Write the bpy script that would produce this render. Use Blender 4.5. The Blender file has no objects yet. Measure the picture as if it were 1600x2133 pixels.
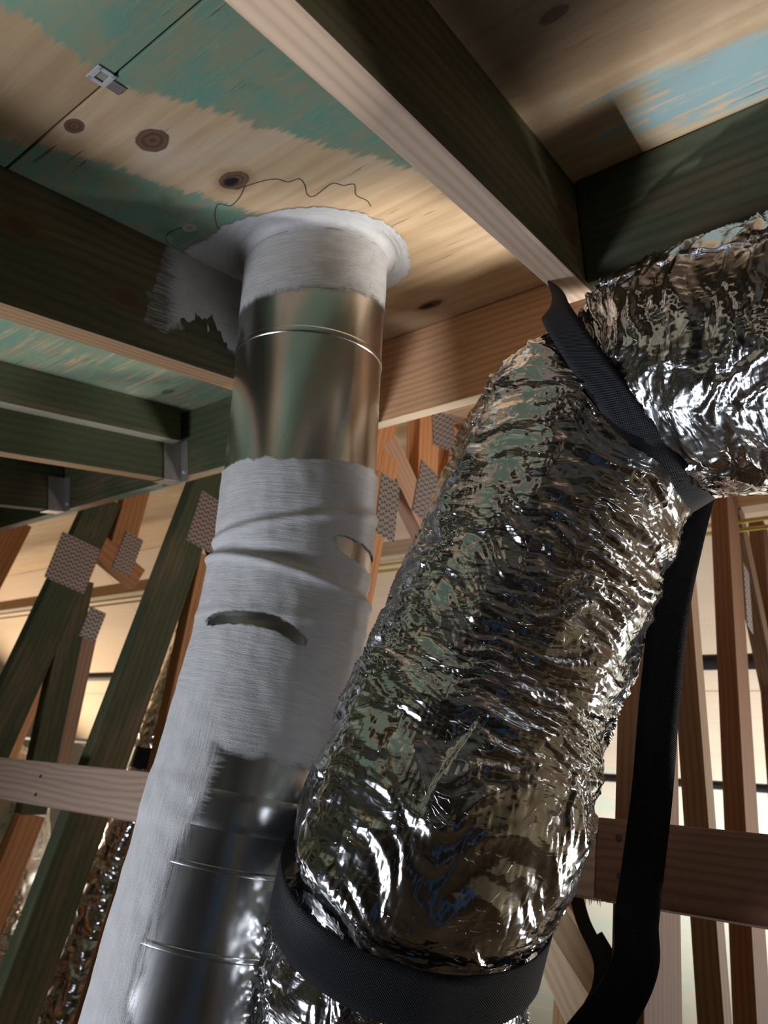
import bpy, bmesh, math, random
import numpy as np
from mathutils import Vector, Matrix, noise as mnoise

random.seed(7)
rng = np.random.default_rng(7)
scene = bpy.context.scene
col = scene.collection
ZC = 1.5                                    # camera height above the attic floor

# ------------------------------------------------------------------ camera
FWD = Vector((-0.57381281, 0.66104801, 0.48348153))
RGT = Vector((0.80528306, 0.56294556, 0.18604163))
UPV = Vector((0.14919133, -0.49609256, 0.85535614))
cam_d = bpy.data.cameras.new('camera')
cam = bpy.data.objects.new('camera', cam_d)
col.objects.link(cam)
cam.matrix_world = Matrix(((RGT.x, UPV.x, -FWD.x, 0), (RGT.y, UPV.y, -FWD.y, 0), (RGT.z, UPV.z, -FWD.z, ZC), (0, 0, 0, 1)))
cam_d.sensor_fit = 'VERTICAL'
cam_d.sensor_height = 36.0
cam_d.lens = 1475.0 / 2133.0 * 36.0
cam_d.clip_start = 0.02
cam_d.dof.use_dof = True
cam_d.dof.focus_distance = 0.72
cam_d.dof.aperture_fstop = 8.0
scene.camera = cam

# ------------------------------------------------------------------ world, lights, exposure
scene.view_settings.view_transform = 'Standard'
scene.view_settings.look = 'None'
scene.view_settings.gamma = 1.0
scene.view_settings.use_curve_mapping = False
scene.view_settings.exposure = 0.3
world = bpy.data.worlds.new('World')
scene.world = world
world.use_nodes = True
world.node_tree.nodes['Background'].inputs['Color'].default_value = (0.80, 0.84, 0.92, 1)
world.node_tree.nodes['Background'].inputs['Strength'].default_value = 0.06


def area_light(name, loc, target, size, size_y, power, color, spread=180):
    d = bpy.data.lights.new(name, 'AREA')
    d.shape = 'RECTANGLE'
    d.size, d.size_y, d.energy, d.color = size, size_y, power, color
    d.spread = math.radians(spread)
    o = bpy.data.objects.new(name, d)
    col.objects.link(o)
    o.location = (loc[0], loc[1], loc[2] + ZC)
    v = Vector(target) - Vector(loc)
    o.rotation_euler = v.to_track_quat('-Z', 'Y').to_euler()
    return o


# daylight from the eave opening on the far right, from the hatch on the left, from the gable on the right
area_light('eave_daylight', (1.45, 3.4, -0.45), (-0.55, 0.6, 0.85), 1.1, 0.6, 6.6, (1.0, 0.98, 0.95), 34)
area_light('hatch_daylight', (-1.45, -0.55, -0.95), (-0.55, 0.65, 0.35), 0.40, 0.40, 7.2, (0.82, 0.88, 1.0), 100)
area_light('gable_daylight', (2.9, 3.4, 0.1), (-0.6, 3.6, 0.7), 1.4, 1.2, 7, (0.95, 0.97, 1.0))
area_light('far_slope_fill', (0.9, 3.2, -1.1), (-1.4, 4.8, 0.4), 1.6, 0.8, 84, (0.95, 0.98, 1.0), 130)  # added fill lamp that brightens the far slope
area_light('gable_daylight_left', (-6.2, 2.6, 0.0), (-2.2, 2.6, 0.8), 1.4, 1.0, 62, (1.0, 0.80, 0.58))

# added spot imitating foil glare on the deck right of the rafter
bd = bpy.data.lights.new('glare_spot', 'SPOT')
bd.energy, bd.color, bd.spot_size, bd.spot_blend, bd.shadow_soft_size = 250, (0.80, 0.90, 1.0), math.radians(8.6), 0.22, 0.02
bo = bpy.data.objects.new('glare_spot', bd)
col.objects.link(bo)
bo.location = (-1.4, 0.2, -1.45 + ZC)
bo.rotation_euler = (Vector((0.07, 0.555, 0.90)) - Vector((-1.4, 0.2, -1.45))).to_track_quat('-Z', 'Y').to_euler()

# ------------------------------------------------------------------ frames and helpers
PITCH = math.radians(24.335)
SP, CP = math.sin(PITCH), math.cos(PITCH)
ROOF = Matrix(((1, 0, 0, 0), (0, CP, -SP, 0), (0, SP, CP, ZC), (0, 0, 0, 1)))   # local (x along ridge, y upslope, z out of the deck)
DECK = 0.58                                                                     # deck underside, measured square to it


def tag(o, label=None, cat=None, group=None, kind=None):
    if label: o['label'] = label
    if cat: o['category'] = cat
    if group: o['group'] = group
    if kind: o['kind'] = kind
    return o


def empty(name, loc=(0, 0, 0)):
    o = bpy.data.objects.new(name, None)
    o.empty_display_size = 0.05
    o.location = loc
    col.objects.link(o)
    return o


def mesh_obj(name, verts, faces, mat, parent=None, matrix=None, smooth=False):
    me = bpy.data.meshes.new(name)
    me.from_pydata([tuple(v) for v in verts], [], [tuple(f) for f in faces])
    me.update()
    return link(name, me, mat, parent, matrix, smooth)


def link(name, me, mat, parent=None, matrix=None, smooth=False):
    o = bpy.data.objects.new(name, me)
    col.objects.link(o)
    if mat is not None and not me.materials:
        me.materials.append(mat)
    if smooth:
        me.polygons.foreach_set('use_smooth', [True] * len(me.polygons))
    if parent is not None:
        o.parent = parent
        o.matrix_parent_inverse = parent_matrix(parent).inverted()
    if matrix is not None:
        o.matrix_world = matrix
        if parent is not None:
            o.matrix_basis = matrix
    return o


def parent_matrix(p):
    m = p.matrix_basis.copy()
    q = p
    while q.parent is not None:
        m = q.parent.matrix_basis @ q.matrix_parent_inverse @ m if False else m
        q = q.parent
    return m


def box_bm(sx, sy, sz, bevel=0.0, jitter=0.0, nx=1):
    bm = bmesh.new()
    bmesh.ops.create_cube(bm, size=1.0)
    bmesh.ops.scale(bm, vec=(sx, sy, sz), verts=bm.verts)
    if bevel > 0:
        bmesh.ops.bevel(bm, geom=bm.edges[:], offset=bevel, segments=2, affect='EDGES', profile=0.6)
    return bm


def bm_mesh(bm, name):
    me = bpy.data.meshes.new(name)
    bm.to_mesh(me)
    bm.free()
    return me


def timber(name, p, q, wide, w_t, w_w, mat, parent=None, roof=False, bevel=0.0022):
    """A sawn board from p to q; w_w is the size along 'wide', w_t the other one. Local x is the grain."""
    p, q, wide = Vector(p), Vector(q), Vector(wide)
    if roof:
        p, q, wide = ROOF @ p, ROOF @ q, ROOF.to_3x3() @ wide
    else:
        p, q = p + Vector((0, 0, ZC)), q + Vector((0, 0, ZC))
    ax = (q - p).normalized()
    L = (q - p).length
    wy = (wide - wide.dot(ax) * ax).normalized()
    tz = ax.cross(wy)
    c = (p + q) / 2
    m = Matrix(((ax.x, wy.x, tz.x, c.x), (ax.y, wy.y, tz.y, c.y), (ax.z, wy.z, tz.z, c.z), (0, 0, 0, 1)))
    me = bm_mesh(box_bm(L, w_w, w_t, bevel), name)
    return link(name, me, mat, parent, m)


# ---- numpy gradient noise
_perm = np.random.default_rng(3).permutation(512)
_perm = np.concatenate([_perm, _perm, _perm])
_grad = np.random.default_rng(4).normal(size=(512, 3))
_grad /= np.linalg.norm(_grad, axis=1)[:, None]


def pnoise(x, y, z):
    x, y, z = np.broadcast_arrays(np.asarray(x, float), np.asarray(y, float), np.asarray(z, float))
    xi, yi, zi = np.floor(x).astype(int), np.floor(y).astype(int), np.floor(z).astype(int)
    xf, yf, zf = x - xi, y - yi, z - zi
    u, v, w = [t * t * t * (t * (t * 6 - 15) + 10) for t in (xf, yf, zf)]
    xi, yi, zi = xi & 511, yi & 511, zi & 511
    tot = 0
    for dx in (0, 1):
        for dy in (0, 1):
            for dz in (0, 1):
                h = _perm[(_perm[(_perm[(xi + dx) & 511] + yi + dy) & 511] + zi + dz) & 511]
                g = _grad[h]
                dot = g[..., 0] * (xf - dx) + g[..., 1] * (yf - dy) + g[..., 2] * (zf - dz)
                tot = tot + dot * np.where(dx, u, 1 - u) * np.where(dy, v, 1 - v) * np.where(dz, w, 1 - w)
    return tot * 1.5


# ---- node helpers
class S:
    """socket wrapper with arithmetic"""
    def __init__(self, nt, sock): self.nt, self.s = nt, sock

    def _m(self, op, *others, clamp=False):
        n = self.nt.nodes.new('ShaderNodeMath')
        n.operation = op
        n.use_clamp = clamp
        for i, a in enumerate((self,) + others):
            if isinstance(a, S): self.nt.links.new(a.s, n.inputs[i])
            else: n.inputs[i].default_value = a
        return S(self.nt, n.outputs[0])

    def __add__(self, o): return self._m('ADD', o)
    def __sub__(self, o): return self._m('SUBTRACT', o)
    def __mul__(self, o): return self._m('MULTIPLY', o)
    def __truediv__(self, o): return self._m('DIVIDE', o)
    def sin(self): return self._m('SINE')
    def abs(self): return self._m('ABSOLUTE')
    def pow(self, e): return self._m('POWER', e)
    def max(self, o): return self._m('MAXIMUM', o)
    def min(self, o): return self._m('MINIMUM', o)
    def sqrt(self): return self._m('SQRT')
    def clamp(self): return self._m('ADD', 0.0, clamp=True)

    def step(self, a, b):
        n = self.nt.nodes.new('ShaderNodeMapRange')
        n.interpolation_type = 'SMOOTHSTEP'
        self.nt.links.new(self.s, n.inputs[0])
        n.inputs[1].default_value, n.inputs[2].default_value = a, b
        return S(self.nt, n.outputs[0])


class NT:
    def __init__(self, name):
        self.mat = bpy.data.materials.new(name)
        self.mat.use_nodes = True
        self.nt = self.mat.node_tree
        self.bsdf = self.nt.nodes['Principled BSDF']
        self.out = self.nt.nodes['Material Output']

    def new(self, t): return self.nt.nodes.new(t)
    def link(self, a, b): self.nt.links.new(a.s if isinstance(a, S) else a, b)
    def sock(self, s): return S(self.nt, s)

    def coords(self, kind='Object'):
        n = self.new('ShaderNodeTexCoord')
        return n.outputs[kind]

    def xyz(self, vec):
        n = self.new('ShaderNodeSeparateXYZ')
        self.nt.links.new(vec, n.inputs[0])
        return [S(self.nt, o) for o in n.outputs]

    def comb(self, x, y, z):
        n = self.new('ShaderNodeCombineXYZ')
        for i, a in enumerate((x, y, z)):
            if isinstance(a, S): self.nt.links.new(a.s, n.inputs[i])
            else: n.inputs[i].default_value = a
        return n.outputs[0]

    def rand(self):
        return S(self.nt, self.new('ShaderNodeObjectInfo').outputs['Random'])

    def noise(self, vec, scale=1.0, detail=4.0, rough=0.55, dist=0.0, color=False):
        n = self.new('ShaderNodeTexNoise')
        self.nt.links.new(vec, n.inputs['Vector'])
        n.inputs['Scale'].default_value = scale
        n.inputs['Detail'].default_value = detail
        n.inputs['Roughness'].default_value = rough
        n.inputs['Distortion'].default_value = dist
        return n.outputs['Color'] if color else S(self.nt, n.outputs[0])

    def mix(self, f, a, b):
        n = self.new('ShaderNodeMix')
        n.data_type = 'RGBA'
        for i, v in ((0, f), (6, a), (7, b)):
            if isinstance(v, S): self.nt.links.new(v.s, n.inputs[i])
            elif hasattr(v, 'is_linked'): self.nt.links.new(v, n.inputs[i])
            elif i == 0: n.inputs[0].default_value = v
            else: n.inputs[i].default_value = (*v, 1)
        return n.outputs[2]

    def bump(self, height, strength=0.3, dist=0.01, normal=None):
        n = self.new('ShaderNodeBump')
        self.link(height, n.inputs['Height'])
        n.inputs['Strength'].default_value = strength
        n.inputs['Distance'].default_value = dist
        if normal is not None: self.nt.links.new(normal, n.inputs['Normal'])
        return n.outputs[0]

    def set(self, **kw):
        for k, v in kw.items():
            i = self.bsdf.inputs[k.replace('_', ' ')]
            if isinstance(v, S): self.nt.links.new(v.s, i)
            elif hasattr(v, 'is_linked'): self.nt.links.new(v, i)
            else: i.default_value = v
        return self


def wood(name, light, dark, green=None, cover=0.5, soft=0.08, ring=70.0, rough=0.72, knots=()):
    """Sawn softwood: grain along local x; treated-green stain over about 'cover' of it."""
    t = NT(name)
    x, y, z = t.xyz(t.coords('Object'))
    r = t.rand() * 37.0
    warp = t.noise(t.comb(x * 1.6 + r, y * 9, z * 9 + r), 1.0, 3.0) - 0.5
    kd = None
    for (kx, ky, kr) in knots:
        d = (((x - kx) / (kr * 1.5)).pow(2.0) + ((y - ky) / kr).pow(2.0)).sqrt()
        kd = d if kd is None else kd.min(d)
    if kd is not None:
        pull = (kd * -0.55)._m('EXPONENT')
        warp = warp + pull * 0.35
    ringv = ((y + z * 1.7 + warp * 0.055) * ring * 6.2832).sin() * 0.5 + 0.5
    fine = t.noise(t.comb(x * 5 + r, y * 260, z * 260), 1.0, 3.0, 0.6)
    fibre = t.noise(t.comb(x * 2.5 + r, y * 60, z * 60 + r), 1.0, 4.0, 0.6)
    g = (ringv.pow(2.0) * 0.45 + fine * 0.35 + fibre * 0.5 - 0.18).clamp()
    c = t.mix(g, light, dark)
    blot = t.noise(t.comb(x * 3 + r, y * 10 + r, z * 10), 1.0, 4.0, 0.6)
    if green is not None:
        th = 0.5 + (0.5 - cover) * 0.34
        st = (blot + (fine - 0.5) * 0.16 + (fibre - 0.5) * 0.12).step(th - soft, th + soft) * 0.9
        c = t.mix(st, c, t.mix(g, green, tuple(v * 0.6 for v in green)))
    dirt = t.noise(t.comb(x * 7 + r, y * 14, z * 14), 1.0, 5.0, 0.65).step(0.60, 0.78) * 0.35
    c = t.mix(dirt, c, tuple(v * 0.45 for v in dark))
    if kd is not None:
        kn = kd.step(1.15, 0.75)
        rings = (kd * 16.0).sin() * 0.2 + 0.6
        c = t.mix(kn * rings, c, (0.055, 0.028, 0.016))
        c = t.mix(kd.step(2.1, 1.0) * 0.35, c, (0.14, 0.06, 0.025))
    t.set(Base_Color=c, Roughness=rough, Normal=t.bump(fine * 0.6 + fibre * 0.4 + ringv * 0.25, 0.22, 0.002))
    t.bsdf.inputs['Specular IOR Level'].default_value = 0.3
    return t.mat


def deck_material():
    """Underside of the plywood: laid out in metres along the ridge (x) and up the slope (y)."""
    t = NT('plywood_deck')
    x, s, w = t.xyz(t.coords('Object'))
    tooth = t.noise(t.comb(x * 5, s * 150, 0.3), 1.0, 3.0, 0.6) - 0.5
    blob = t.noise(t.comb(x * 9, s * 9, 1.7), 1.0, 4.0, 0.6) - 0.5
    j = tooth * 0.045 + blob * 0.05
    # tan and brown veneer with grain along x
    gr = t.noise(t.comb(x * 6, s * 130, 2.1), 1.0, 5.0, 0.65)
    broad = t.noise(t.comb(x * 1.6, s * 16, 5.0), 1.0, 4.0, 0.6, 0.4)
    rings = ((s * 26 + (broad * 3.2)) * 6.2832).sin() * 0.5 + 0.5
    tan_ = t.mix((gr * 0.5 + broad * 0.45 + rings * 0.25 - 0.15).clamp(), (0.74, 0.55, 0.34), (0.41, 0.245, 0.12))
    pale = t.noise(t.comb(x * 3, s * 7, 9.0), 1.0, 3.0).step(0.5, 0.7) * 0.6
    tan_ = t.mix(pale, tan_, (0.66, 0.54, 0.42))
    # knots: (x, s, half length along the grain, half width across, darkness)
    cd = None
    for kx, ks, ka, kb, kk in ((-0.625, 0.458, 0.022, 0.017, 0.75), (-0.670, 0.388, 0.013, 0.010, 0.8), (-0.609, 0.569, 0.021, 0.016, 1.0),
                               (-0.613, 1.041, 0.024, 0.012, 1.0), (-0.735, 0.60, 0.011, 0.009, 0.15), (-0.19, 0.60, 0.015, 0.008, 0.6), (-1.30, 0.99, 0.02, 0.012, 0.6)):
        wob = (t.noise(t.comb(x * 60, s * 60, 3.0), 1.0, 2.0) - 0.5) * 0.35
        d = (((x - kx) / ka).pow(2.0) + ((s - ks) / kb).pow(2.0)).sqrt() + wob
        kc = t.mix((d * 14.0).sin() * 0.3 + 0.5, (0.20, 0.115, 0.07), (0.085, 0.045, 0.028))
        if kk == 1.0: kc = t.mix((d + (x - kx) * 22.0).step(0.55, 0.25), kc, (0.012, 0.008, 0.007))
        if kk < 0.3: kc = t.mix(d.step(0.3, 0.5), (0.42, 0.25, 0.15), (0.60, 0.47, 0.30))
        tan_ = t.mix(d.step(2.6, 0.9) * 0.30, tan_, (0.62, 0.50, 0.42)) if kk < 1.0 else t.mix(d.step(1.9, 1.0) * 0.5, tan_, (0.30, 0.14, 0.06))
        m = d.step(1.08, 0.92)
        tan_ = t.mix(m, tan_, kc)
        cd = m if cd is None else cd.max(m)
    # green treatment, painted on in bands that run up the slope
    s0 = s - 0.385
    row2 = s.step(0.3748, 0.3752)
    up = (x + j - (s0 * 0.45 - 0.572)).step(-0.006, 0.006) * (s + blob * 0.1).step(0.78, 0.70) * x.step(-0.30, -0.31)
    lo = ((s0 * 0.34 - 0.725) - x + j).step(-0.006, 0.006) * (s + blob * 0.1 + (x + 0.7) * 0.5).step(0.74, 0.68) * x.step(-0.83, -0.82)
    left = ((j * 4.0 + 0.5 + (gr - 0.5) * 0.5).step(0.38, 0.50)) * x.step(-0.82, -0.83)
    right = ((s + j * 1.2 - 0.80 - (x + 0.1) * 0.25).abs()).step(0.062, 0.040) * (blob + gr * 0.7).step(0.26, 0.36) * x.step(-0.30, -0.20)
    right2 = (blob + gr * 0.5).step(0.36, 0.46) * x.step(-0.30, -0.25) * 0.55
    far = s.step(1.15, 1.12)
    m2 = (up.max(lo).max(left).max(right).max(right2)) * row2 * far
    m1 = ((x + j + 0.578).step(-0.006, 0.006)).max(((x * -1.0) + j - 0.742).step(-0.006, 0.006)) * (row2 * -1.0 + 1.0)
    m = m1.max(m2)
    wear = t.noise(t.comb(x * 10, s * 55, 4.0), 1.0, 6.0, 0.75)
    cloud = t.noise(t.comb(x * 14, s * 22, 6.0), 1.0, 6.0, 0.7)
    tealm = t.mix(((wear - 0.5) * 3.0 + (cloud - 0.5) * 2.6 + 0.42).clamp(), (0.15, 0.33, 0.25), (0.33, 0.31, 0.19))
    tealm = t.mix((blob * -1.0).step(0.05, 0.22) * 0.7, tealm, (0.08, 0.19, 0.115))
    rightc = t.mix(x.step(-0.28, -0.25), tealm, t.mix(wear, (0.22, 0.42, 0.43), (0.40, 0.42, 0.38)))
    tealm = rightc
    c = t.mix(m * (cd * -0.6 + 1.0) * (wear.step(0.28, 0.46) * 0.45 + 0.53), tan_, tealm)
    brown = x.step(-0.30, -0.25) * (s + blob * 0.1).step(0.80, 0.68) * 0.75  # brown stain of the right bay, with rafter shade put into its tone
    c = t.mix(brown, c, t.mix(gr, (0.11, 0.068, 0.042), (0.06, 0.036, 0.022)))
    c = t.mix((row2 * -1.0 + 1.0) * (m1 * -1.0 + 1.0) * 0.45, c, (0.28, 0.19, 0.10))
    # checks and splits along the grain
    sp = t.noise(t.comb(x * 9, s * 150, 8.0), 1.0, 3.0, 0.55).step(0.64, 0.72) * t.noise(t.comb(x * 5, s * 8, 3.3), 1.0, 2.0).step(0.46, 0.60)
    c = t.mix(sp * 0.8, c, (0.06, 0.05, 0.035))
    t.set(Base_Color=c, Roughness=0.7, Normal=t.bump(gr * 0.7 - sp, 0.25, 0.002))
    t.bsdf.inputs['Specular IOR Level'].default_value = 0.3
    return t.mat


def far_ply_material():
    t = NT('plywood_far')
    x, s, w = t.xyz(t.coords('Object'))
    r = t.rand()
    gr = t.noise(t.comb(x * 3 + r * 40.0, s * 60, 2.1), 1.0, 5.0, 0.65)
    broad = t.noise(t.comb(x * 1.2 + r * 10.0, s * 5, 5.0), 1.0, 4.0, 0.6, 0.4)
    c = t.mix((gr * 0.6 + broad * 0.5 - 0.1).clamp(), (0.76, 0.62, 0.47), (0.55, 0.40, 0.28))
    st = (t.noise(t.comb(x * 1.5 + r * 5.0, s * 9, 1.0), 1.0, 4.0, 0.65)).step(0.47, 0.58)
    c = t.mix(st * s.step(1.5, 2.2), c, (0.42, 0.55, 0.44))
    c = t.mix(s.step(1.6, 2.2) * 0.6, c, (0.72, 0.72, 0.58))
    t.set(Base_Color=c, Roughness=0.75)
    return t.mat


def metal(name, color, rough, brushed=False, bump=0.0):
    t = NT(name)
    t.set(Base_Color=(*color, 1), Metallic=1.0, Roughness=rough)
    if brushed:
        v = t.coords('Object')
        x, y, z = t.xyz(v)
        n = t.noise(t.comb(x * 40, y * 40, z * 2.5), 1.0, 4.0, 0.6)
        n2 = t.noise(t.comb(x * 9, y * 9, z * 6), 1.0, 4.0, 0.6)
        t.set(Roughness=n * 0.10 + n2 * 0.12 + (rough - 0.06))
        if bump: t.set(Normal=t.bump(n * 0.4 + n2, bump, 0.004))
    return t.mat


def foil_material(name, su=1.0, strength=1.0):
    """Crumpled aluminium foil: flat facets of random tilt, stretched round the duct. 'fuv' is metres round and along."""
    t = NT(name)
    a = t.new('ShaderNodeAttribute')
    a.attribute_name = 'fuv'
    u, v, h = t.xyz(a.outputs['Vector'])
    wob = t.noise(t.comb(u * 9, v * 9, h), 1.0, 3.0, 0.6) - 0.5
    wob2 = t.noise(t.comb(u * 9, v * 9, h + 7.0), 1.0, 3.0, 0.6) - 0.5
    height = None
    for (fu, fv, k, off) in ((20.0, 120.0, 0.20, 3.7), (55.0, 230.0, 0.085, 9.1)):
        vec = t.comb((u + wob * 0.05) * fu * su, (v + wob2 * 0.06 + u * 0.12) * fv * su, off)
        vo = t.new('ShaderNodeTexVoronoi')
        vo.feature = 'F1'
        vo.inputs['Scale'].default_value = 1.0
        t.nt.links.new(vec, vo.inputs['Vector'])
        sub = t.new('ShaderNodeVectorMath'); sub.operation = 'SUBTRACT'
        t.nt.links.new(vec, sub.inputs[0]); t.nt.links.new(vo.outputs['Position'], sub.inputs[1])
        cen = t.new('ShaderNodeVectorMath'); cen.operation = 'SUBTRACT'
        t.nt.links.new(vo.outputs['Color'], cen.inputs[0]); cen.inputs[1].default_value = (0.5, 0.5, 0.5)
        dot = t.new('ShaderNodeVectorMath'); dot.operation = 'DOT_PRODUCT'
        t.nt.links.new(sub.outputs[0], dot.inputs[0]); t.nt.links.new(cen.outputs[0], dot.inputs[1])
        d = S(t.nt, dot.outputs['Value']) * k - S(t.nt, vo.outputs['Distance']) * (k * 0.55)
        height = d if height is None else height + d
    fold = (t.noise(t.comb(u * 10, v * 55 + u * 7.0, 4.0), 1.0, 3.0, 0.6, 0.6) - 0.5).abs() * -1.2
    height = height + fold * 0.12
    t.set(Base_Color=(0.74, 0.74, 0.74, 1), Metallic=1.0, Roughness=0.14, Normal=t.bump(height, 1.0 * strength, 0.007))
    return t.mat


def sealant_material():
    """Grey-white brushed duct sealant; where the coat runs thin the metal shows through."""
    t = NT('duct_sealant')
    a = t.new('ShaderNodeAttribute'); a.attribute_name = 'fuv'
    u, v, h = t.xyz(a.outputs['Vector'])
    m = t.new('ShaderNodeAttribute'); m.attribute_name = 'coat'
    mask = S(t.nt, m.outputs['Fac'])
    wob = t.noise(t.comb(u * 14, v * 14, 2.0), 1.0, 3.0) * 0.012
    brush = t.noise(t.comb(u * 22, (v + wob) * 330, 0.3), 1.0, 5.0, 0.7)
    brush2 = t.noise(t.comb((u + wob) * 330, v * 18, 0.9), 1.0, 5.0, 0.7)
    strokes = t.mix(h.step(0.35, 0.65), t.comb(brush, brush, brush), t.comb(brush2, brush2, brush2))
    st = t.xyz(strokes)[0]
    grain = t.noise(t.comb(u * 700, v * 700, 1.0), 1.0, 2.0)
    low = t.noise(t.comb(u * 22, v * 22, 3.0), 1.0, 4.0)
    fleck = t.noise(t.comb(u * 130, v * 330, 6.0), 1.0, 3.0, 0.7).step(0.70, 0.80)
    c = t.mix((low * 0.7 + (st - 0.5) * 1.3 + 0.05).clamp(), (0.62, 0.605, 0.60), (0.40, 0.385, 0.375))
    c = t.mix(fleck * 0.55, c, (0.20, 0.185, 0.17))
    alpha = (mask + (st - 0.5) * 1.0 + (grain - 0.5) * 0.3 + (low - 0.5) * 0.12).step(0.22, 0.74)
    t.set(Base_Color=c, Roughness=0.62, Alpha=alpha, Normal=t.bump(st * 0.6 + grain * 0.25 + low * 0.9, 0.65, 0.0034))
    return t.mat


def webbing_material():
    t = NT('black_webbing')
    a = t.new('ShaderNodeAttribute'); a.attribute_name = 'fuv'
    u, v, h = t.xyz(a.outputs['Vector'])
    wv = (u * 2600.0).sin() * (v * 2600.0).sin()
    t.set(Base_Color=t.mix(wv * 0.5 + 0.5, (0.003, 0.003, 0.004), (0.010, 0.010, 0.013)), Roughness=0.75, Normal=t.bump(wv, 0.6, 0.0012))
    t.bsdf.inputs['Specular IOR Level'].default_value = 0.25
    return t.mat


def flat(name, color, rough=0.7, metallic=0.0):
    t = NT(name)
    n = t.noise(t.coords('Object'), 30.0, 3.0)
    t.set(Base_Color=t.mix(n * 0.35, color, tuple(c * 0.6 for c in color)), Roughness=rough, Metallic=metallic)
    return t.mat


M = {}
M['deck'] = deck_material()
M['far_ply'] = far_ply_material()
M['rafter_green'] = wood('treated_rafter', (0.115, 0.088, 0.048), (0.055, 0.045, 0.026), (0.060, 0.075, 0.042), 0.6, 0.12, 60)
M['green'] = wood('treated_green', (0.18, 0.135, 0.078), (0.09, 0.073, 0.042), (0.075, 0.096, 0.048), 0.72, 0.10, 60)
M['tan'] = wood('sawn_tan', (0.46, 0.29, 0.16), (0.28, 0.15, 0.068), ring=55)
M['orange'] = wood('sawn_orange', (0.60, 0.29, 0.125), (0.36, 0.145, 0.055), ring=55)
M['rail'] = wood('sawn_grey_brown', (0.56, 0.40, 0.31), (0.34, 0.21, 0.145), ring=75)
M['pale'] = wood('sawn_pale', (0.72, 0.60, 0.44), (0.52, 0.37, 0.23), ring=55)
M['rail_shaded'] = wood('sawn_red_brown_shaded', (0.26, 0.135, 0.082), (0.145, 0.068, 0.04), ring=85)  # red-brown rail wood with the duct's shade put into its colour
M['brown'] = wood('sawn_brown', (0.20, 0.092, 0.04), (0.10, 0.042, 0.018), ring=55)
M['brown_tan'] = wood('sawn_brown_tan', (0.24, 0.145, 0.075), (0.13, 0.07, 0.034), ring=55)
M['pink'] = wood('sawn_pinkish', (0.50, 0.31, 0.21), (0.33, 0.18, 0.11), ring=55)
M['pipe'] = metal('galvanised_pipe', (0.74, 0.74, 0.73), 0.20, True, 0.03)
M['band'] = metal('pipe_band', (0.80, 0.78, 0.75), 0.22)
M['zinc'] = flat('zinc_plate', (0.50, 0.46, 0.45), 0.42, 0.75)
M['clip'] = flat('bright_clip', (0.78, 0.79, 0.81), 0.4, 0.35)
M['slot'] = flat('dark_slot', (0.05, 0.04, 0.04), 0.8)
M['foil'] = foil_material('duct_foil')
M['foil_far'] = foil_material('duct_foil_far', 0.7, 1.0)
M['sealant'] = sealant_material()
M['webbing'] = webbing_material()
M['pencil'] = flat('graphite_line', (0.09, 0.06, 0.04), 0.8)
M['cable'] = flat('yellow_cable', (0.62, 0.50, 0.12), 0.5)
M['black'] = flat('black_plastic', (0.012, 0.012, 0.014), 0.6)
M['insul'] = flat('brown_floor_boards', (0.13, 0.095, 0.065), 0.9)
M['white_board'] = flat('cream_board', (0.80, 0.74, 0.60), 0.8)
M['blue'] = flat('blue_stand_in', (0.03, 0.13, 0.33), 0.6)
M['felt'] = flat('roofing_felt', (0.03, 0.03, 0.03), 0.9)

# ------------------------------------------------------------------ the roof deck
RIDGE_Y = 2.1
RIDGE_S = (RIDGE_Y + DECK * SP) / CP


def slab(name, x0, x1, y0, y1, z0, z1, mat, parent=None, matrix=ROOF, bevel=0.0012):
    cx, cy, cz = (x0 + x1) / 2, (y0 + y1) / 2, (z0 + z1) / 2
    bm = box_bm(x1 - x0, y1 - y0, z1 - z0, bevel)
    bmesh.ops.translate(bm, vec=(cx, cy, cz), verts=bm.verts)
    return link(name, bm_mesh(bm, name), mat, parent, matrix)


ceiling = tag(slab('ceiling', -9.0, 3.4, -5.2, RIDGE_S, DECK + 0.014, DECK + 0.03, M['felt']), 'sloping plywood roof deck seen from below', None, None, 'structure')
G = 0.0015
for (y0, y1, xs) in ((-5.2, -2.065, (-9.0, -2.0, 3.4)), (-2.065, -0.845, (-9.0, -4.47, -2.03, 0.41, 3.4)), (-0.845, 0.375, (-9.0, -3.25, 0.29, 3.4)), (0.375, 1.595, (-9.0, -5.69, -3.25, -0.81, 1.63, 3.4)), (1.595, RIDGE_S, (-9.0, -4.47, -2.03, 0.41, 3.4))):
    for a, b in zip(xs[:-1], xs[1:]):
        slab('sheathing_panel', a + G, b - G, y0 + G, y1 - G, DECK, DECK + 0.0125, M['deck'], ceiling)

# the other slope, going down beyond the ridge: local y runs down the slope from the ridge
RIDGE_Z = (DECK + RIDGE_Y * SP) / CP
FAR = Matrix(((1, 0, 0, 0), (0, CP, SP, RIDGE_Y), (0, -SP, CP, RIDGE_Z + ZC), (0, 0, 0, 1)))
wall_back = tag(slab('wall_back', -9.0, 3.4, 0.0, 7.2, 0.014, 0.03, M['felt'], None, FAR), 'far roof slope of plywood sheets behind the trusses', None, None, 'structure')
k = 0
yy = 0.0
while yy < 7.1:
    off = (k % 2) * 1.22
    xx = -9.0 + (off - 2.44 if off else 0)
    while xx < 3.4:
        a, b = max(xx, -9.0), min(xx + 2.44, 3.4)
        if b - a > 0.05:
            slab('sheathing_panel', a + 0.002, b - 0.002, yy + 0.002, min(yy + 1.22, 7.2) - 0.002, 0.0, 0.0125, M['far_ply'], wall_back, FAR)
        xx += 2.44
    yy += 1.22
    k += 1

floor = tag(slab('floor', -9.0, 3.4, -5.0, 8.6, -0.05, 0.0, M['insul'], None, Matrix.Identity(4)), None, None, None, 'structure')

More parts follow.
